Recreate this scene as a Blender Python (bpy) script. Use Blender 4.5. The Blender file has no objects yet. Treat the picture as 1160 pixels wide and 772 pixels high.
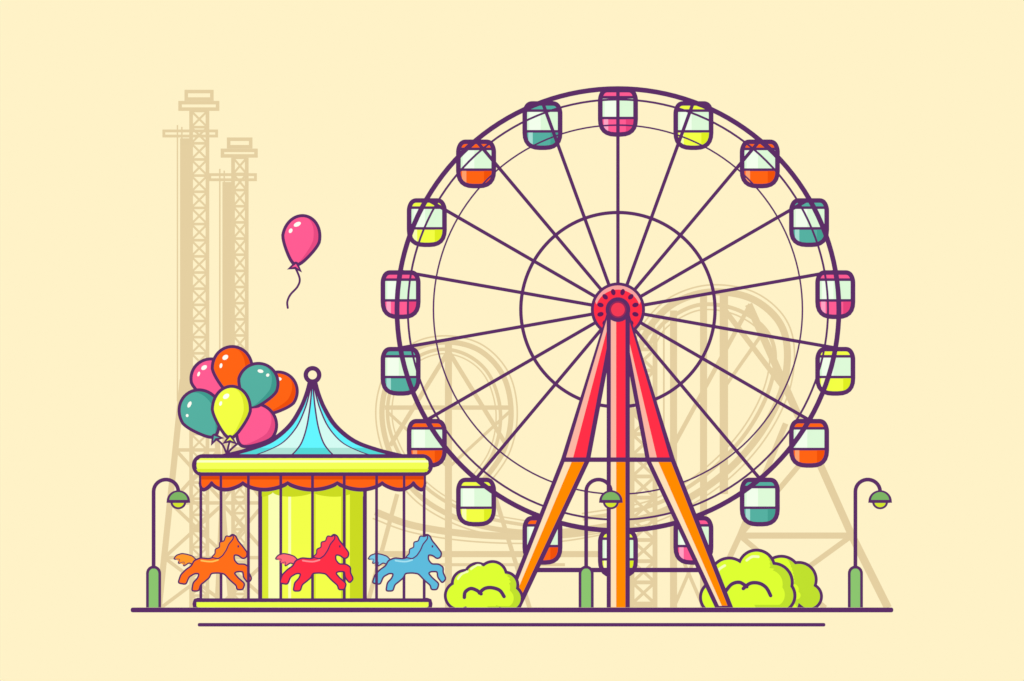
import bpy, bmesh, math
from mathutils import Vector
S=0.05
def P(x,d,y): return Vector(((x-580)*S, d*S, (691-y)*S))
def lin(h):
    h=h.lstrip('#'); o=[]
    for i in (0,2,4):
        c=int(h[i:i+2],16)/255
        o.append(c/12.92 if c<=0.04045 else ((c+0.055)/1.055)**2.4)
    return o
MATS={}
def mat(h):
    if h in MATS: return MATS[h]
    m=bpy.data.materials.new("selflit_paint_"+h); m.use_nodes=True
    b=m.node_tree.nodes["Principled BSDF"]; c=lin(h)
    b.inputs["Base Color"].default_value=(c[0]*.02,c[1]*.02,c[2]*.02,1)
    b.inputs["Roughness"].default_value=0.9
    b.inputs["Specular IOR Level"].default_value=0.0
    b.inputs["Emission Color"].default_value=(*c,1)
    b.inputs["Emission Strength"].default_value=0.985  # every paint glows by itself; lamps add almost nothing
    MATS[h]=m; return m
PU='5C2E66'; BG='FFF2C7'; BE='E4CFA1'
PINK='FF5C93'; ORG='FF6415'; TEAL='55B0A1'; YEL='F3FF45'; RED='FF2F47'; CY='63F5FF'
GREEN='8BC56F'; BUSH='DDFF33'; BUSH_SHADE='BFE02E'

def smooth(pts,closed=False,n=6):
    out=[]; N=len(pts)
    rng=range(N) if closed else range(N-1)
    for i in rng:
        g=(lambda k: pts[k%N]) if closed else (lambda k: pts[max(0,min(N-1,k))])
        p0,p1,p2,p3=g(i-1),g(i),g(i+1),g(i+2)
        for j in range(n):
            t=j/n; t2=t*t; t3=t2*t
            out.append(tuple(0.5*(2*p1[k]+(-p0[k]+p2[k])*t+(2*p0[k]-5*p1[k]+4*p2[k]-p3[k])*t2+(-p0[k]+3*p1[k]-3*p2[k]+p3[k])*t3) for k in range(len(p1))))
    if not closed: out.append(tuple(pts[-1]))
    return out
def rpoly(pts,n=6):
    out=[];N=len(pts)
    for i,(x,y,r) in enumerate(pts):
        p=Vector((x,y)); a=Vector(pts[i-1][:2]); b=Vector(pts[(i+1)%N][:2])
        if r<=0: out.append((x,y)); continue
        va=(a-p); vb=(b-p); r1=min(r,va.length*.499,vb.length*.499)
        A=p+va.normalized()*r1; B=p+vb.normalized()*r1
        for j in range(n+1):
            t=j/n; q=A*(1-t)**2+p*2*t*(1-t)*1.0+B*t*t
            out.append((q.x,q.y))
    return out
def rrect(x0,y0,x1,y1,r,n=6): return rpoly([(x0,y0,r),(x1,y0,r),(x1,y1,r),(x0,y1,r)],n)
def ell(cx,cy,rx,ry,n=48,a0=0,a1=360,closed=True):
    k=n if closed else n+1
    return [(cx+rx*math.cos(math.radians(a0+(a1-a0)*i/n)),cy+ry*math.sin(math.radians(a0+(a1-a0)*i/n))) for i in range(k)]
def clip(poly,ax,val,keep_less):
    out=[];N=len(poly)
    f=lambda p:(val-p[ax]) if keep_less else (p[ax]-val)
    for i in range(N):
        a=poly[i];b=poly[(i+1)%N];fa,fb=f(a),f(b)
        if fa>=0: out.append(a)
        if fa*fb<0:
            t=fa/(fa-fb); out.append((a[0]+(b[0]-a[0])*t,a[1]+(b[1]-a[1])*t))
    return out
def offset(poly,dist,closed=True):
    N=len(poly); area=sum(poly[i][0]*poly[(i+1)%N][1]-poly[(i+1)%N][0]*poly[i][1] for i in range(N))
    s=1 if area>0 else -1; out=[]
    for i in range(N):
        a=Vector(poly[i-1 if (closed or i>0) else 0]);p=Vector(poly[i]);b=Vector(poly[(i+1)%N if (closed or i<N-1) else i])
        t=(b-a)
        if t.length<1e-6: out.append(tuple(p)); continue
        t.normalize(); out.append((p.x+s*t.y*dist,p.y-s*t.x*dist))
    return out

class MB:
    def __init__(s): s.v=[];s.f=[];s.m=[];s.mats=[]
    def mi(s,h):
        if h not in s.mats: s.mats.append(h)
        return s.mats.index(h)
    def add(s,vs,fs,h):
        o=len(s.v); s.v+=vs; k=s.mi(h)
        for f in fs: s.f.append([i+o for i in f]); s.m.append(k)
    def tube3(s,pts,r,h,closed=False,ref=(0,1,0),res=8,cap=True):
        if h==PU: r*=1.08
        r=r*S; pp=[]
        for p in pts:
            if not pp or (p-pp[-1]).length>1e-5: pp.append(p)
        if closed and (pp[0]-pp[-1]).length<1e-5: pp.pop()
        N=len(pp); rings=[]
        def ring(c,t,rf,rr,mit=1):
            rf=Vector(rf); n1=rf-t*rf.dot(t)
            if n1.length<1e-4: n1=Vector((1,0,0))-t*t.x
            n1.normalize(); n2=t.cross(n1)
            return [c+n1*math.cos(2*math.pi*k/res)*rr+n2*math.sin(2*math.pi*k/res)*rr*mit for k in range(res)]
        for i in range(N):
            if closed: a=pp[i]-pp[i-1]; b=pp[(i+1)%N]-pp[i]
            else:
                a=pp[i]-pp[i-1] if i>0 else pp[1]-pp[0]; b=pp[i+1]-pp[i] if i<N-1 else pp[-1]-pp[-2]
            a=a.normalized();b=b.normalized(); t=(a+b)
            if t.length<1e-3: t=b.copy()
            t.normalize(); mit=min(2.0,1/max(.3,t.dot(b)))
            if not closed and i==0 and cap:
                for q in (0.05,.5,.86): rings.append(ring(pp[0]-b*r*math.sqrt(1-q*q),b,ref,r*q))
            rings.append(ring(pp[i],t,ref,r,mit))
            if not closed and i==N-1 and cap:
                for q in (.86,.5,.05): rings.append(ring(pp[i]+a*r*math.sqrt(1-q*q),a,ref,r*q))
        vs=[v for g in rings for v in g]; M=len(rings); fs=[]
        for i in range(M if closed else M-1):
            for k in range(res):
                fs.append([i*res+k,i*res+(k+1)%res,((i+1)%M)*res+(k+1)%res,((i+1)%M)*res+k])
        if not closed: fs.append(list(range(res))); fs.append([(M-1)*res+k for k in range(res)])
        s.add(vs,fs,h)
    def line(s,pts,w,h,d=0,closed=False,cap=True,res=8):
        s.tube3([P(p[0],d,p[1]) for p in pts],w/2,h,closed,res=res,cap=cap)
    def plate(s,poly,d0,d1,h):
        N=len(poly); vs=[P(x,d0,y) for x,y in poly]+[P(x,d1,y) for x,y in poly]
        fs=[list(range(N)),list(range(2*N-1,N-1,-1))]+[[i,(i+1)%N,N+(i+1)%N,N+i] for i in range(N)]
        s.add(vs,fs,h)
    def puffy(s,poly,d0,d1,h,bev=2):
        L=[(bev,d0),(bev*.3,d0+bev*.6),(0,d0+bev*1.6),(0,d1-bev*1.6),(bev*.3,d1-bev*.6),(bev,d1)]
        N=len(poly); vs=[];fs=[]
        for o,d in L: vs+=[P(x,d,y) for x,y in offset(poly,-o)]
        for k in range(len(L)-1): fs+=[[k*N+i,k*N+(i+1)%N,(k+1)*N+(i+1)%N,(k+1)*N+i] for i in range(N)]
        fs.append(list(range(N))); fs.append([5*N+i for i in range(N)])
        s.add(vs,fs,h)
    def bar(s,a,b,w,d0,d1,h):
        a=Vector(a);b=Vector(b);t=(b-a).normalized();n=Vector((-t.y,t.x))*w/2
        s.plate([tuple(a+n),tuple(b+n),tuple(b-n),tuple(a-n)],d0,d1,h)
    def lathe(s,prof,cx,cd,h,n=64,colfn=None,a0=0,capends=True):
        M=len(prof)
        vs=[]
        for i in range(n):
            a=a0+2*math.pi*i/n
            for r,y in prof: vs.append(P(cx+r*math.sin(a),cd-r*math.cos(a),y))
        if colfn is None:
            fs=[[i*M+j,((i+1)%n)*M+j,((i+1)%n)*M+j+1,i*M+j+1] for i in range(n) for j in range(M-1)]
            if capends: fs.append([i*M for i in range(n)]); fs.append([i*M+M-1 for i in range(n)])
            s.add(vs,fs,h)
        else:
            o=len(s.v); s.v+=vs
            for i in range(n):
                am=a0+2*math.pi*(i+.5)/n; k=s.mi(colfn(am))
                for j in range(M-1): s.f.append([o+i*M+j,o+((i+1)%n)*M+j,o+((i+1)%n)*M+j+1,o+i*M+j+1]); s.m.append(k)
    def ring(s,cx,cd,y,R,w,h,n=72):
        s.tube3([P(cx+R*math.sin(2*math.pi*i/n),cd-R*math.cos(2*math.pi*i/n),y) for i in range(n)],w/2,h,True,ref=(0,0,1))
    def obj(s,name,parent=None,origin=(580,0,691),label=None):
        O=P(*origin); me=bpy.data.meshes.new(name)
        me.from_pydata([tuple(v-O) for v in s.v],[],s.f)
        for h in s.mats: me.materials.append(mat(h))
        for p,k in zip(me.polygons,s.m): p.material_index=k
        bm=bmesh.new(); bm.from_mesh(me)
        big=[f for f in bm.faces if len(f.verts)>4]
        if big: bmesh.ops.triangulate(bm,faces=big,ngon_method='EAR_CLIP')
        bmesh.ops.recalc_face_normals(bm,faces=bm.faces)
        bm.to_mesh(me); bm.free(); me.update()
        ob=bpy.data.objects.new(name,me); bpy.context.scene.collection.objects.link(ob)
        if parent:
            ob.parent=parent
            ob.location=O-Vector(ORG_POS[parent.name])
        else: ob.location=O
        ORG_POS[ob.name]=tuple(O)
        if label: ob["label"]=label
        return ob
ORG_POS={}
def thing(name,label,cat,origin,group=None):
    e=bpy.data.objects.new(name,None); bpy.context.scene.collection.objects.link(e)
    e.empty_display_size=.5; O=P(*origin); e.location=O; ORG_POS[e.name]=tuple(O)
    e["label"]=label; e["category"]=cat
    if group: e["group"]=group
    return e

# ---------------- ground ----------------
m=MB(); m.plate(rrect(148,688.5,1012,694,2.6,4),-340,460,PU)
m.plate([(155,688.3),(1005,688.3),(1005,688.49),(155,688.49)],-335,455,'F4E3B4')
g=m.obj("ground",origin=(580,0,691)); g["kind"]="structure"
m=MB(); m.plate(rrect(224,706,935,710,1.9,4),-345,-200,PU); g=m.obj("path",origin=(580,-300,708)); g["kind"]="structure"

# ---------------- ferris wheel ----------------
CX,CY=700,351
fw=thing("ferris_wheel","giant ferris wheel with colourful cabins on red and orange legs","ferris wheel",(700,0,691))
for R,w in ((250.3,5.2),(238,2.2),(209,1.7),(110,3.6)):
    m=MB()
    for d in (-22,22): m.line(ell(CX,CY,R,R,144),w,PU,d,closed=True)
    if R>240:
        for i in range(18):
            a=math.radians(i*20+10); x=CX+R*math.sin(a); y=CY-R*math.cos(a)
            m.tube3([P(x,-22,y),P(x,22,y)],1.2,PU,ref=(0,0,1))
    m.obj("rim",fw,(CX,0,CY))
for i in range(18):
    a=math.radians(i*20)
    for d in (-22,22):
        m=MB(); m.line([(CX+20*math.sin(a),CY-20*math.cos(a)),(CX+249*math.sin(a),CY-249*math.cos(a))],3.6,PU,d,cap=False)
        m.obj("spoke",fw,(CX,d,CY))
def disc(m,cx,cy,r,d0,d1,h,n=48): m.plate(ell(cx,cy,r,r,n),d0,d1,h)
m=MB(); disc(m,CX,CY,28,-30,30,RED); m.line(ell(CX,CY,28.8,28.8,60),3.6,PU,-29,closed=True); m.line(ell(CX,CY,28.8,28.8,60),3.6,PU,29,closed=True)
hub=m.obj("hub",fw,(CX,0,CY))
m=MB()
outer=ell(CX,CY,27.4,27.4,20,200,340,False); inner=ell(CX,CY+3,25.8,25.8,20,340,200,False)
m.plate(outer+inner,-30.6,-29.9,'F9A3A0'); m.obj("shine_stripe",hub,(CX,-30,CY))
for i in range(12):
    a=math.radians(i*30+15); x=CX+20.5*math.sin(a);y=CY-20.5*math.cos(a)
    m=MB(); ca_,sa_=math.cos(a),math.sin(a)
    # ellipse elongated radially
    pts=[(x+ca_*2.6*math.cos(t)+sa_*3.7*math.sin(t), y+sa_*2.6*math.cos(t)-ca_*3.7*math.sin(t)) for t in [k*math.pi/6 for k in range(12)]]
    m.plate(pts,-32.5,-29.5,'5F1F58'); m.obj("bolt",hub,(x,-31,y))
mir=lambda pl:[(1400-x,y) for x,y in pl]
def yclip(p,a,b): return clip(clip(p,1,a,False),1,b,True)
def legs(front):
    sg=-1 if front else 1
    for side in (0,1):
        up=[(690,350),(638,521),(666,521),(693,378)]
        lo=[(638,521),(572,689),(587,689),(666,521)]
        xs=lambda f,A,B:(A[0]+(B[0]-A[0])*f,A[1]+(B[1]-A[1])*f)
        fr=.38
        if side==0:
            us=[up[0],up[1],xs(fr,up[1],up[2]),xs(fr,up[0],up[3])]
            ls=[lo[0],lo[1],xs(fr,lo[1],lo[2]),xs(fr,lo[0],lo[3])]
            U,L=up,lo
        else:
            U,L=mir(up),mir(lo)
            us=[xs(fr,U[3],U[0]),xs(fr,U[2],U[1]),U[2],U[3]]
            ls=[xs(fr,L[3],L[0]),xs(fr,L[2],L[1]),L[2],L[3]]
        m=MB(); f0=sg*50
        m.plate(U,f0-5,f0+5,RED); m.plate(L,f0-5,f0+5,'FF8A00')
        full=[U[0],U[1],L[1],L[2],U[2],U[3]]
        m.line(full,4.8,PU,f0-5,closed=True); m.line(full,4.8,PU,f0+5,closed=True)
        lg=m.obj("leg",fw,(U[0][0],f0,U[0][1]))
        m=MB(); m.plate(us,f0-5.6,f0-5.1,'FBB6A4'); m.plate(ls,f0-5.6,f0-5.1,'FFE2B8'); m.obj("highlight_stripe",lg,(U[0][0],f0,U[0][1]))  # highlight painted as a pale stripe down the leg
    f0=sg*62
    m=MB(); m.plate([(690,351),(711,351),(711,521),(690,521)],f0-5,f0+5,RED); m.plate([(690,521),(711,521),(711,689),(690,689)],f0-5,f0+5,'FF8A00')
    for q in (-5,5):
        m.line([(689.7,351),(689.7,688)],4.6,PU,f0+q); m.line([(711,351),(711,688)],4.6,PU,f0+q)
    lg=m.obj("leg",fw,(700,f0,351))
    m=MB(); m.plate([(691,360),(698,360),(698,521),(691,521)],f0-5.6,f0-5.1,'FBB6A4'); m.plate([(691,521),(698,521),(698,688),(691,688)],f0-5.6,f0-5.1,'FFE2B8'); m.obj("highlight_stripe",lg,(700,f0,351))  # same painted highlight on the centre post
    m=MB(); m.line([(639,521),(761,521)],4.8,PU,f0-7); m.obj("crossbar",fw,(700,f0,521))
    m=MB(); m.line([(606,646),(794,646)],4.8,PU,sg*42); m.obj("crossbar",fw,(700,sg*42,646))
legs(True); legs(False)
m=MB(); disc(m,CX,CY,14,-69.8,69.8,PU); ax=m.obj("axle",fw,(CX,0,CY))
m=MB(); disc(m,CX,CY,8.0,-71,-69.9,'F23A55'); m.line(ell(CX,CY,8.6,8.6,32),2,'8E2A5A',-70.6,closed=True); m.obj("axle_cap",ax,(CX,-70,CY))
cols=[PINK,YEL,ORG,TEAL,PINK,YEL,ORG,TEAL,PINK,YEL,ORG,YEL,ORG,TEAL,PINK,YEL,ORG,TEAL]
lights={PINK:'FFA3C4',YEL:'FBFFB0',ORG:'FFA06C',TEAL:'A5DDD2'}  # tones for the highlight painted on each cabin body
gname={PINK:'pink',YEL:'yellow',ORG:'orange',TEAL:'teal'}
shade_tones={PINK:'E8437D',YEL:'DFEE22',ORG:'F0520A',TEAL:'45A091'}
for i in range(18):
    a=math.radians(i*20); x=CX+250*math.sin(a); y=CY-250*math.cos(a); c=cols[i]
    shp=rpoly([(x-16,y+1.5,7),(x+16,y+1.5,7),(x+20,y+9,5),(x+20,y+51.5,17),(x-20,y+51.5,17),(x-20,y+9,5)])
    m=MB()
    m.plate(offset(shp,-1.2),-15.8,15.8,PU)
    for d in (-15.9,15.9): m.line(shp,5.0,PU,d,closed=True)
    for k in (9.5,33): 
        for d in (-16.5,16.5): m.line([(x-19.5,y+k),(x+19.5,y+k)],2.8,PU,d)
    gd=m.obj("cabin",fw,(x,0,y),label=gname[c]+" ferris wheel cabin with purple frame")
    m=MB(); m.plate(yclip(shp,y,y+9.5),-16.5,16.5,c); m.obj("roof",gd,(x,0,y))
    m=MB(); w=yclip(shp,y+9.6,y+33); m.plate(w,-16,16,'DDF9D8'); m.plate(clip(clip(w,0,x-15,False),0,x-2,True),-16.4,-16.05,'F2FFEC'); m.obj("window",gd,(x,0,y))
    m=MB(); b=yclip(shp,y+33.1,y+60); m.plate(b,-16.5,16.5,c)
    m.plate(clip(clip(b,0,x-16,False),0,x-11,True),-16.9,-16.55,lights[c]); m.plate(clip(b,0,x+9,False),-16.9,-16.55,shade_tones[c]); m.obj("body",gd,(x,0,y))  # painted highlight strip at left, painted shade at right

# ---------------- carousel ----------------
KX,KD=354,-180
ca=thing("carousel","round carousel with cyan striped canopy and three horses","carousel",(KX,KD,691))
def outline_lathe(m,prof,w):
    o=w/2
    for q in ([(-r,y) for r,y in prof],[(r,y) for r,y in prof]): m.line([(KX+x+(o if x>0 else -o),y) for x,y in q],w,PU,KD)
m=MB(); pr=[(0,680.5),(130,680.5),(131.5,682),(131.5,687),(130,688.2),(0,688.2)]
m.lathe(pr,KX,KD,'ECFF4A'); m.ring(KX,KD,680.4,130.5,4.4,PU); outline_lathe(m,[(127,679.8),(130.3,681),(131.2,684.5),(130.6,688),(128,689)],4.6)
m.obj("base",ca,(KX,KD,691))
m=MB(); pr=[(0,518)]+[(124+7.5*math.sin(math.radians(t)),527.2-8.7*math.cos(math.radians(t))) for t in range(0,181,15)]+[(0,536)]
m.lathe(pr,KX,KD,'F3FF55'); m.ring(KX,KD,517.4,125,5,PU); m.ring(KX,KD,537.2,125,5,PU)
outline_lathe(m,[(122+9.5*math.sin(math.radians(t)),527.3-9.9*math.cos(math.radians(t))) for t in range(0,181,12)],5)
rim=m.obj("canopy_rim",ca,(KX,KD,527))
m=MB(); m.lathe([(131.9,531.5),(129.6,534.8)],KX,KD,'DDEE2E',capends=False); m.lathe([(130.6,521.6),(131.6,524.2)],KX,KD,'FCFFC4',capends=False); m.obj("rim_shading",rim,(KX,KD,530))  # painted rim shading: dark band low, highlight line high
m=MB(); n=280; R=126
def sc(a):
    f=(a/(2*math.pi)*14+.5)%1.0; return 546.5+7.5*math.sin(math.pi*f)**.75
vs=[]
for i in range(n):
    a=2*math.pi*i/n
    for y in (538,543.5,sc(a)): vs.append(P(KX+R*math.sin(a),KD-R*math.cos(a),y))
m.add(vs,[[i*3+1,((i+1)%n)*3+1,((i+1)%n)*3+2,i*3+2] for i in range(n)],ORG)
m.add(vs,[[i*3,((i+1)%n)*3,((i+1)%n)*3+1,i*3+1] for i in range(n)],'DB480E')  # shading under the rim, painted as a darker orange band
m.tube3([P(KX+(R+.5)*math.sin(2*math.pi*i/n),KD-(R+.5)*math.cos(2*math.pi*i/n),sc(2*math.pi*i/n)+1) for i in range(n)],2.1,PU,True,ref=(0,0,1))
for s_ in (-1,1): m.line([(KX+s_*126.5,538),(KX+s_*126.5,548)],4,PU,KD)
m.obj("valance",ca,(KX,KD,540))
def ccol(a):  # column shading painted as pale and dark vertical bands
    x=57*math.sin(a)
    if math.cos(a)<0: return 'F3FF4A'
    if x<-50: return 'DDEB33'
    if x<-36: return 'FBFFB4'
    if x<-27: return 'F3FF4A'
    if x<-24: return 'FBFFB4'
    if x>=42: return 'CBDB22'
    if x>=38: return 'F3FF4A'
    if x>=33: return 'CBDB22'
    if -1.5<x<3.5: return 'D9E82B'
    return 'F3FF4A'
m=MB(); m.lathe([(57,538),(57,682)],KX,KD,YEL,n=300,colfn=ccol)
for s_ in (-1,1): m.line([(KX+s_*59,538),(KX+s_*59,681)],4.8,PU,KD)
col=m.obj("column",ca,(KX,KD,681))
m=MB(); vs=[]
for i in range(n):
    a=2*math.pi*i/n
    for y in (538,558+5*abs(math.sin(3.5*a))**.6): vs.append(P(KX+57.4*math.sin(a),KD-57.4*math.cos(a),y))
m.add(vs,[[i*2,((i+1)%n)*2,((i+1)%n)*2+1,i*2+1] for i in range(n)],'CBDB22'); m.obj("valance_shadow",col,(KX,KD,545))  # shadow of the valance painted on the column top
for ang in (0,16.5,35,55,90):
    for sx in ((1,) if ang==0 else (-1,1)):
        for back in ((False,) if ang==90 else (False,True)):
            a=math.radians(ang); x=KX+sx*126.5*math.sin(a); d=KD-126.5*math.cos(a)*(-1 if back else 1)
            m=MB(); m.tube3([P(x,d,538),P(x,d,681)],1.5,PU,cap=False,ref=(0,1,0)); m.obj("pole",ca,(x,d,681))
prof=smooth([(1.5,434),(5,447),(12,464),(25,484),(46,501),(72,511),(100,518)],n=5)
NP=12
def pk(a,A,B): return A if round(a/(2*math.pi/NP))%2==0 else B
m=MB(); m.lathe(prof,KX,KD,CY,n=96,colfn=lambda a:pk(a+.0001,'63F5FF','D2FAF2'),a0=math.radians(15))
can=m.obj("canopy",ca,(KX,KD,516))
m=MB()
for k in range(NP):
    a=math.radians((k+.5)*360/NP); rf=(math.cos(a),math.sin(a),0)
    m.tube3([P(KX+(r+.3)*math.sin(a),KD-(r+.3)*math.cos(a),y) for r,y in prof],.85,PU,ref=rf)
for s_ in (-1,1): m.line([(KX+s_*(r+1.6),y-1) for r,y in prof],4.4,PU,KD)
m.obj("rib",can,(KX,KD,516))
pb=[(r+.25,y) for r,y in prof if y>507.5]
m=MB(); m.lathe(pb,KX,KD,CY,n=96,colfn=lambda a:pk(a+.0001,'52D8D6','AEE2D6'),a0=math.radians(15)); m.obj("canopy_shade",can,(KX,KD,512))  # lower canopy shade, painted in darker tones of both panel colours
m=MB(); m.line(ell(KX,425,7.6,7.6,40),5,PU,KD,closed=True,res=10); m.obj("finial",can,(KX,KD,433))
# horses
HB=[(65,-1),(69,1),(71,6),(76,12),(82,20),(81,25),(77,26.5),(72,22.5),(67,22),(67,28),(71,33),(79,33),(84,36.5),(83.5,42),(87,49.5),(83,54),(78,47.5),(77.5,41),(70,41),(67,43),(71,48),(79,55),(77,61.5),(70.5,61.5),(70,57),(63,51),(56,43.5),(49,42.5),(41,43),(39,48),(33,53),(29,56),(27,63),(19.5,63),(21,54),(26,49),(28,43.5),(23,43),(16,47),(12.5,55.5),(4,54),(7,45),(13,39),(19,35),(22,29),(29,26),(39,27),(47,24),(53,15),(57,8),(61,3)]
HM=[(42,25),(46,21),(46,16),(51,14),(51,8),(56,7),(58,1),(63,2),(66,0),(66,4),(61,10),(58,17),(54,23),(49,26.5)]
HT=[(26,30),(20,24),(14,22),(8,21),(2,23),(-1,27),(6,27),(4,32),(11,30),(10,35),(16,31),(23,34)]
for ox,d,c,c2,c3,hl in ((198,KD-73,'FF6E1A','FF8422','FF9A2A','FFC45A'),(313,KD-126.5,RED,'FF4257','FF6C78','FF8C94'),(418,KD-73,'5DBBDD','66C2E4','7ACCE8','A5E2F2')):
    oy=606.5; T=lambda pl:[(ox+x,oy+y) for x,y in pl]
    rp=lambda pl,r:rpoly([(x,y,r) for x,y in T(pl)],3)
    b=rp(HB,2.2)
    m=MB(); m.puffy(b,d-8,d+8,c,0.6); m.line(b,2.5,PU,d-7,closed=True,res=6); m.line(b,2.5,PU,d+7,closed=True,res=6)
    h=m.obj("horse",ca,(ox+41,d,oy+40))
    for nm,pl,cc in (("mane",HM,c2),("tail",HT,c3)):
        q=rp(pl,1.6); m=MB(); k=9.5 if nm=="mane" else 5
        m.puffy(q,d-k,d+k,cc,0.5); m.line(q,2.2,PU,d-k+1,closed=True,res=6); m.obj(nm,h,(ox+41,d,oy+40))
    m=MB(); m.tube3([P(x,d-8.2,y) for x,y in smooth(T([(30,28.8),(37,29.8),(43,29.8),(49,28)]),n=5)],.9,hl); m.obj("back_highlight",h,(ox+41,d,oy+30))  # painted highlight along the horse's back
    m=MB(); m.plate([(ox+71,oy+11.5),(ox+72.8,oy+11.5),(ox+72.8,oy+14),(ox+71,oy+14)],d-8.5,d-7.9,PU); m.obj("eye",h,(ox+73,d,oy+13))

# ---------------- balloons ----------------
BSHADE={PINK:'E84B83',ORG:'EE4F0C',TEAL:'3F9A8E',YEL:'DDE82A'}  # darker skin tones: shading painted on each balloon's right side
def balloon(cx,cy,rx,ry,tip,c,hl,d,label,strings,group=None,knot=True):
    ax=Vector((tip[0]-cx,tip[1]-cy)); ax.normalize(); sd=Vector((-ax.y,ax.x))
    e=thing("balloon",label,"balloon",(tip[0],d,tip[1]),group)
    prof=[]
    for k in range(25):
        t=math.pi*k/24; r=math.sin(t); z=-math.cos(t)
        r=r*(1-.44*max(0,z)**1.2)*(1+.03*max(0,-z))
        if z>0: z=z*(1+.17*z)
        prof.append((r*rx*1.02,z*ry))
    n=48;M=len(prof); vs=[]
    for i in range(n):
        a=2*math.pi*i/n
        for r,z in prof:
            vs.append(P(cx+ax.x*z+sd.x*r*math.cos(a),d+r*math.sin(a),cy+ax.y*z+sd.y*r*math.cos(a)))
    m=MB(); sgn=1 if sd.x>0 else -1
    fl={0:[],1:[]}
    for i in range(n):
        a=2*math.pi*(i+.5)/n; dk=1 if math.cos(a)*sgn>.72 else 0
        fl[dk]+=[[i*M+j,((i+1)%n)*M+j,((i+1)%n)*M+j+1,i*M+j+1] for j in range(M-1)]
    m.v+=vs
    for k_,cc in ((0,c),(1,BSHADE[c])):
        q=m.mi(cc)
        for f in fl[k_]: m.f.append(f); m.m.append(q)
    pl=[(cx+ax.x*z+sd.x*r,cy+ax.y*z+sd.y*r) for r,z in prof]+[(cx+ax.x*z-sd.x*r,cy+ax.y*z-sd.y*r) for r,z in prof[::-1][1:-1]]
    m.line(offset(pl,1.0),4.5,PU,d,closed=True)
    b=m.obj("balloon_skin",e,(tip[0],d,tip[1]))
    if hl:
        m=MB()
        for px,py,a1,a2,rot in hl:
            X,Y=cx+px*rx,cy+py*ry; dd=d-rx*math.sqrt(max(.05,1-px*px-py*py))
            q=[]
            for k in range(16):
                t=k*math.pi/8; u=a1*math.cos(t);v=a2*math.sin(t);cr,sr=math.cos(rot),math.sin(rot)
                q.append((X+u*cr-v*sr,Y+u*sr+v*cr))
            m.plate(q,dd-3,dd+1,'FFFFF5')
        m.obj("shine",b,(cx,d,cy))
    if knot:
        K=Vector((cx,cy))+ax*ry*1.16
        tri=[K-ax*1.5,K+ax*7.5+sd*6.5,K+ax*5.5,K+ax*7.5-sd*6.5]
        tri=[tuple(v) for v in tri]
        m=MB(); m.plate(tri,d-2.5,d+2.5,c); m.line(tri,2.6,PU,d-2.5,closed=True); m.obj("knot",e,(tip[0],d,tip[1]))
        if strings and strings[0]=='K': strings=[(K.x+ax.x*5,d,K.y+ax.y*5)]+strings[1:]
    if strings:
        m=MB(); m.tube3([P(x,dd,y) for x,dd,y in smooth(strings,n=6)],1.1,PU); m.obj("string",e,(tip[0],d,tip[1]))
H1=[(-.38,-.62,3.6,2.4,-.6),(-.68,-.28,1.5,2.8,.35)]
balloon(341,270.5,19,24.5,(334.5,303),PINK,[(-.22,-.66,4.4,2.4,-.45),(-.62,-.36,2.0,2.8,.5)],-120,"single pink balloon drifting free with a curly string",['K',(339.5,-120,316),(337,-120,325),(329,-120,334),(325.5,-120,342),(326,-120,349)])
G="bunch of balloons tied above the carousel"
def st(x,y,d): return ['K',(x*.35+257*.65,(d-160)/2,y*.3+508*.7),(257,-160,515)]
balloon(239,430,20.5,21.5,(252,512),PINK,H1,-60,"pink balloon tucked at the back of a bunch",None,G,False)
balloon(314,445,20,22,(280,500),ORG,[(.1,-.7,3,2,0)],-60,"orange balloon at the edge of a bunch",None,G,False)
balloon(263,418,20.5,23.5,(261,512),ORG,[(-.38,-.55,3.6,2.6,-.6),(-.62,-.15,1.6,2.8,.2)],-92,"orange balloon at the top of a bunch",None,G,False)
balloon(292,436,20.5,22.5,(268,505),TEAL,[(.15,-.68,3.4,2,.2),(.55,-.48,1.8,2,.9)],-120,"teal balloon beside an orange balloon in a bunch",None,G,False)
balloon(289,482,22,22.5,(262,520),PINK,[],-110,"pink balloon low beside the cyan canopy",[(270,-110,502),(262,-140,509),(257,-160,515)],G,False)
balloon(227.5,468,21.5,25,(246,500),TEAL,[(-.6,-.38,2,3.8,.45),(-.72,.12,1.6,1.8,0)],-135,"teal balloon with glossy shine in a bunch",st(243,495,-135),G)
balloon(262,465,19.5,25.5,(260.5,500),YEL,[(-.3,-.62,4,2.6,-.6),(-.62,-.3,1.6,2.6,.3)],-168,"yellow balloon in the middle of a bunch",st(262,500,-168),G)

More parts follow.
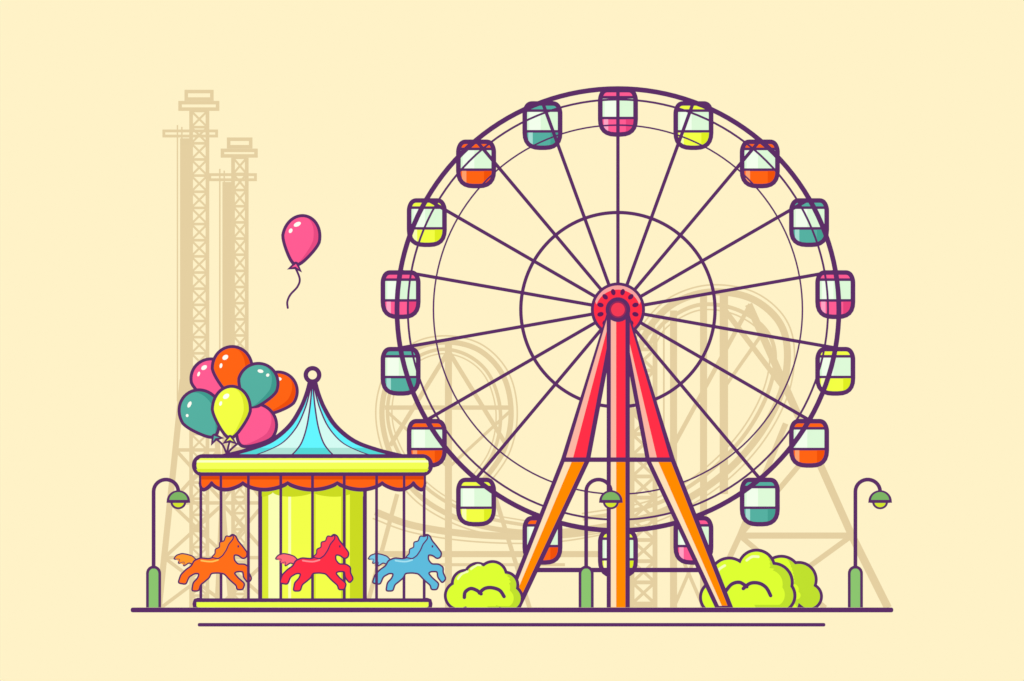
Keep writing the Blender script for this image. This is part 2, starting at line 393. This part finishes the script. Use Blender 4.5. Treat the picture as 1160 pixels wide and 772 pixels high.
# ---------------- lamps ----------------
for x,lab in ((174,"curved purple street lamp with green base beside the carousel"),(664,"curved purple street lamp in front of the ferris wheel legs"),(969,"curved purple street lamp near yellow-green bushes")):
    d=-100
    e=thing("street_lamp",lab,"street lamp",(x,d,689),"street lamps on the fairground")
    m=MB(); pr=[(0.1,644)]+[(5.6*math.sin(math.radians(t)),650-6*math.cos(math.radians(t))) for t in range(15,91,15)]+[(5.6,689),(.1,689)]
    m.lathe(pr,x,d,GREEN,n=32)
    o=[(x-6.6,689),(x-6.6,650)]+[(x+6.6*math.cos(math.radians(t)),649.5-6.6*math.sin(math.radians(t))) for t in range(170,5,-20)]+[(x+6.6,650),(x+6.6,689)]
    m.line(o,3.6,PU,d); m.obj("base",e,(x,d,689))
    m=MB(); m.line([(x,644),(x,557)]+[(x+14-14*math.cos(math.radians(t)),557-13.5*math.sin(math.radians(t))) for t in range(12,181,12)],4.0,PU,d); m.obj("pole",e,(x,d,644))
    lx=x+28
    m=MB(); pr=[(.1,557.5)]+[(10.5*math.sin(math.radians(t)),567.5-10*math.cos(math.radians(t))) for t in range(12,91,13)]+[(10.5,568),(.1,568)]
    m.lathe(pr,lx,d,'7DB564',n=32); o=[(lx+11.4*math.cos(math.radians(t)),568-10.6*math.sin(math.radians(t))) for t in range(0,181,12)]; m.line(o,3.4,PU,d,closed=True)
    m.ring(lx,d,568.3,10.5,3.2,PU,32); m.obj("lamp_shade",e,(lx,d,560))
    m=MB(); pr=[(6.6*math.cos(math.radians(t)),569+6*math.sin(math.radians(t))) for t in range(0,90,15)]+[(.1,575)]
    m.lathe(pr,lx,d,'D6E62E',n=32); o=[(lx+7.4*math.cos(math.radians(t)),569+6.6*math.sin(math.radians(t))) for t in range(0,181,15)]; m.line(o,3.0,PU,d); m.obj("bulb",e,(lx,d,570))

# ---------------- bushes ----------------
def bush(cx,cy,circ,d,D,label,curls,lt=None,dark=(-50,60,.80)):
    e=thing("bush",label,"bush",(cx,d,689),"rounded bushes by the ferris wheel")
    def R(a):
        dx,dy=math.cos(a),math.sin(a); best=1
        for x,y,r in circ:
            ox,oy=x-cx,y-cy; b=ox*dx+oy*dy; q=r*r-(ox*ox+oy*oy-b*b)
            if q>=0: best=max(best,b+math.sqrt(q))
        if dy>0: best=min(best,(689-cy)/dy)
        return best
    N=240; A=[2*math.pi*i/N for i in range(N)]
    out=[(cx+R(a)*math.cos(a),cy+R(a)*math.sin(a)) for a in A]
    vs=[];L=[math.radians(t) for t in range(-84,85,7)]
    for ph in L:
        s_=math.cos(ph)**.7
        for x,y in out: vs.append(P(cx+(x-cx)*s_,d+D*math.sin(ph),cy+(y-cy)*s_))
    m=MB(); m.v+=vs; ka=m.mi(BUSH); kb=m.mi(BUSH_SHADE)
    for k in range(len(L)-1):
        sm=math.cos((L[k]+L[k+1])/2)**.7
        for i in range(N):
            ad=math.degrees(A[i]); ad=ad-360 if ad>180 else ad
            m.f.append([k*N+i,k*N+(i+1)%N,(k+1)*N+(i+1)%N,(k+1)*N+i])
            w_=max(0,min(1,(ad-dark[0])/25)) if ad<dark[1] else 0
            m.m.append(kb if sm>1-(1-dark[2])*w_ else ka)  # shade painted into the crown as a darker right-hand band
    m.f.append(list(range(N))); m.m.append(ka); m.f.append([(len(L)-1)*N+i for i in range(N)]); m.m.append(ka)
    m.line(offset(out,.8),4.6,PU,d,closed=True)
    c=m.obj("crown",e,(cx,d,689))
    def dep(x,y):
        s_=min(.98,math.hypot(x-cx,y-cy)/R(math.atan2(y-cy,x-cx))); return d-D*math.sqrt(1-s_**2.8)-1
    for cu in curls:
        m=MB(); m.tube3([P(x,dep(x,y),y) for x,y in smooth(cu,n=6)],1.9,PU); m.obj("leaf_fold",c,(cx,d,cy))
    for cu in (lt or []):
        m=MB(); m.tube3([P(x,dep(x,y)+.4,y) for x,y in smooth(cu,n=6)],1.5,'F6FFB8'); m.obj("lobe_highlight",c,(cx,d,cy))  # pale strokes: highlights painted on the upper left lobes
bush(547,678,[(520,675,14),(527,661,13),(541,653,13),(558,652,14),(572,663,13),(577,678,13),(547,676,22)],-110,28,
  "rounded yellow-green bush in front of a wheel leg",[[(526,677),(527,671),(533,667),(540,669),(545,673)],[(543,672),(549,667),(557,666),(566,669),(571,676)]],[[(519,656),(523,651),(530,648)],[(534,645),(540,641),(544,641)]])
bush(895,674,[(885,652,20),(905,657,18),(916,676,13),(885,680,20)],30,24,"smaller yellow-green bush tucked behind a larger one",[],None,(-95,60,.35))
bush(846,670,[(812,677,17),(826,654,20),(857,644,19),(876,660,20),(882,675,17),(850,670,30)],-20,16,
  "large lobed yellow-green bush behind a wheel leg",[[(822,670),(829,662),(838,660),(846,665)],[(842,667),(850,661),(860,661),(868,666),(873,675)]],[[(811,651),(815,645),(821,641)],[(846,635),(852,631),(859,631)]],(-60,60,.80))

# ---------------- background: towers ----------------
def hollow(m,x0,y0,x1,y1,w,d0,d1):
    m.plate([(x0,y0),(x1,y0),(x1,y0+w),(x0,y0+w)],d0,d1,BE); m.plate([(x0,y1-w),(x1,y1-w),(x1,y1),(x0,y1)],d0,d1,BE)
    m.plate([(x0,y0+w),(x0+w,y0+w),(x0+w,y1-w),(x0,y1-w)],d0,d1,BE); m.plate([(x1-w,y0+w),(x1,y0+w),(x1,y1-w),(x1-w,y1-w)],d0,d1,BE)
def lattice(m,x0,x1,ya,yb,step,d0,d1,w=3,ww=3.4):
    for x in (x0,x1): m.bar((x,ya),(x,yb),ww,d0,d1,BE)
    y=ya
    while y<yb-2:
        y2=min(y+step,yb)
        m.bar((x0,y),(x1,y),w,d0+.6,d1-.6,BE); m.bar((x0,y),(x1,y2),w*.8,d0+.9,d1-.9,BE); m.bar((x1,y),(x0,y2),w*.8,d0+1.2,d1-1.2,BE); y=y2
    m.bar((x0,yb),(x1,yb),w,d0+.6,d1-.6,BE)
for (bx,lx0,lx1,top,ybase,sol,plat,yp,d) in ((209,216.5,235,102,126,(204,215.5),(184,247),147,260),(257,264,279.5,156,179,(252,263),(236,291),196.5,300)):
    w1=(209,242) if bx==209 else (257,286); w2=(202,248.5) if bx==209 else (250,292)
    e=thing("lift_tower","tall pale beige lattice ride tower with stepped cap","tower",((lx0+lx1)/2,d,689),"pale lattice ride towers")
    m=MB(); hollow(m,w1[0],top,w1[1],top+12.5,4,d-12,d+12); hollow(m,w2[0],top+12.6,w2[1],ybase-.1,4,d-16,d+16); m.obj("cap",e,((lx0+lx1)/2,d,top+12))
    m=MB(); lattice(m,lx0,lx1,ybase,689,18.3,d-9,d+9,3,4.2); m.obj("mast",e,((lx0+lx1)/2,d,689))
    m=MB(); m.plate([(sol[0],yp+10),(sol[1],yp+10),(sol[1],455),(sol[0],455)],d-5,d+5,BE); m.bar((sol[0]-3,yp-5),(sol[0]-3,455),1.6,d-5.5,d+5.5,BE); m.bar((sol[0]+2,yp-3),(sol[0]+2,yp+12),1.6,d-5.5,d+5.5,BE); m.obj("guide_rail",e,(sol[0],d,455))
    m=MB(); hollow(m,plat[0],yp,plat[1],yp+9,3.2,d-14,d+14); m.obj("platform",e,((lx0+lx1)/2,d,yp+9))
    m=MB()
    if bx==209:
        m.bar((207,430),(180,689),7,d-20,d-15,BE); m.bar((240,430),(262,689),6,d-20,d-15,BE)
        BR=(((199,510),(248,510)),((193,570),(254,570)),((186,632),(258,632)),((199,510),(254,570)),((248,510),(193,570)),((193,570),(258,632)),((254,570),(186,632)),((186,632),(262,689)),((258,632),(182,689)))
    else:
        m.bar((258,430),(246,689),6,d-20,d-15,BE); m.bar((286,430),(312,689),6,d-20,d-15,BE)
        BR=(((254,510),(294,510)),((251,570),(300,570)),((248,632),(306,632)),((254,510),(300,570)),((294,510),(251,570)),((251,570),(306,632)),((300,570),(248,632)),((248,632),(312,689)),((306,632),(246,689)))
    for q,(a,b) in enumerate(BR): m.bar(a,b,4,d-19.6+q*.15,d-15.2-q*.15,BE)
    m.obj("brace",e,((lx0+lx1)/2,d,689))

# ---------------- roller coaster ----------------
rc=thing("roller_coaster","pale beige looping roller coaster with braced supports","roller coaster",(720,360,689))
def trk(pts,ws,d,name="track",closed=False,n=10):
    c=smooth(pts,closed,n); m=MB()
    for off,w in ws:
        q=offset(c,off,closed) if off else c
        m.line(q,w,BE,d,closed=closed,cap=False,res=8)
    m.obj(name,rc,(pts[0][0],d,pts[0][1]))
trk([(545,548),(570,512),(579,470),(571,428),(546,399),(512,388),(476,393),(448,416),(434,452),(435,490),(450,530),(480,566),(530,592),(590,603),(650,601),(720,590)],[(0,6),(7,1.8)],400)
trk([(528,556),(558,515),(567,470),(556,428),(532,404),(500,396),(468,408),(444,438),(440,480),(458,524),(492,560),(540,584),(600,596)],[(0,4),(-5,1.6)],385)
trk([(724,396),(738,368),(765,343),(805,331),(850,338),(882,364),(892,400),(884,448),(855,500),(810,545),(750,580),(690,596),(620,607),(540,606),(470,596),(425,580)],[(0,8),(8,1.8)],420)
trk([(735,392),(752,366),(790,346),(832,350),(866,372),(878,404),(868,450),(838,500),(790,545),(735,574),(660,588)],[(0,4.5),(-6,1.8)],405)
def sup(a,b,w,d=440,name="support"):
    m=MB(); m.bar(a,b,w,d-3,d+3,BE); m.obj(name,rc,(b[0],d,b[1]))
dd=430
for a,b,w in [((508,388),(508,689),8),((508,398),(442,505),5),((508,398),(574,505),5),((436,462),(580,462),5),((438,466),(508,530),3.5),((578,466),(508,530),3.5),
  ((415,689),(450,560),5),((600,689),(560,560),5),((424,628),(680,628),7),((424,640),(640,640),3.5),
  ((763,352),(763,689),8),((797,335),(797,689),8),((820,332),(820,560),9.5),((752,360),(752,560),2),
  ((848,345),(965,607),8.5),((965,607),(1006,689),9),((890,480),(838,607),6.5),((838,607),(800,689),6.5),((838,607),(965,607),7),((965,607),(852,689),6),((838,607),(935,689),6),((920,510),(838,607),6),
  ((763,505),(850,345),5),((820,350),(888,440),6),((820,440),(868,372),4),((763,610),(797,689),4),((797,610),(763,689),4)]:
    dd+=.15; sup(a,b,w,dd)
m=MB(); lattice(m,716,742,372,689,24,415,433,4.4,5.5); m.obj("mast",rc,(729,424,689))

# ---------------- world, sun, camera ----------------
w=bpy.data.worlds.new("World"); bpy.context.scene.world=w; w.use_nodes=True
bgc=lin(BG); w.node_tree.nodes["Background"].inputs[0].default_value=(*bgc,1); w.node_tree.nodes["Background"].inputs[1].default_value=1.0
sl=bpy.data.lights.new("sun","SUN"); sl.energy=2; sl.angle=math.radians(.5); sl.color=(1,.96,.9)
so=bpy.data.objects.new("sun",sl); bpy.context.scene.collection.objects.link(so); so.rotation_euler=(math.radians(50),0,math.radians(-30)); so.location=(-20,-30,40)
cd=bpy.data.cameras.new("camera"); cd.type='ORTHO'; cd.ortho_scale=58; cd.clip_end=500
co=bpy.data.objects.new("camera",cd); bpy.context.scene.collection.objects.link(co); co.location=(0,-80,15.25); co.rotation_euler=(math.radians(90),0,0)
bpy.context.scene.camera=co
sc_=bpy.context.scene; sc_.view_settings.view_transform='Standard'; sc_.view_settings.look='None'; sc_.view_settings.exposure=0
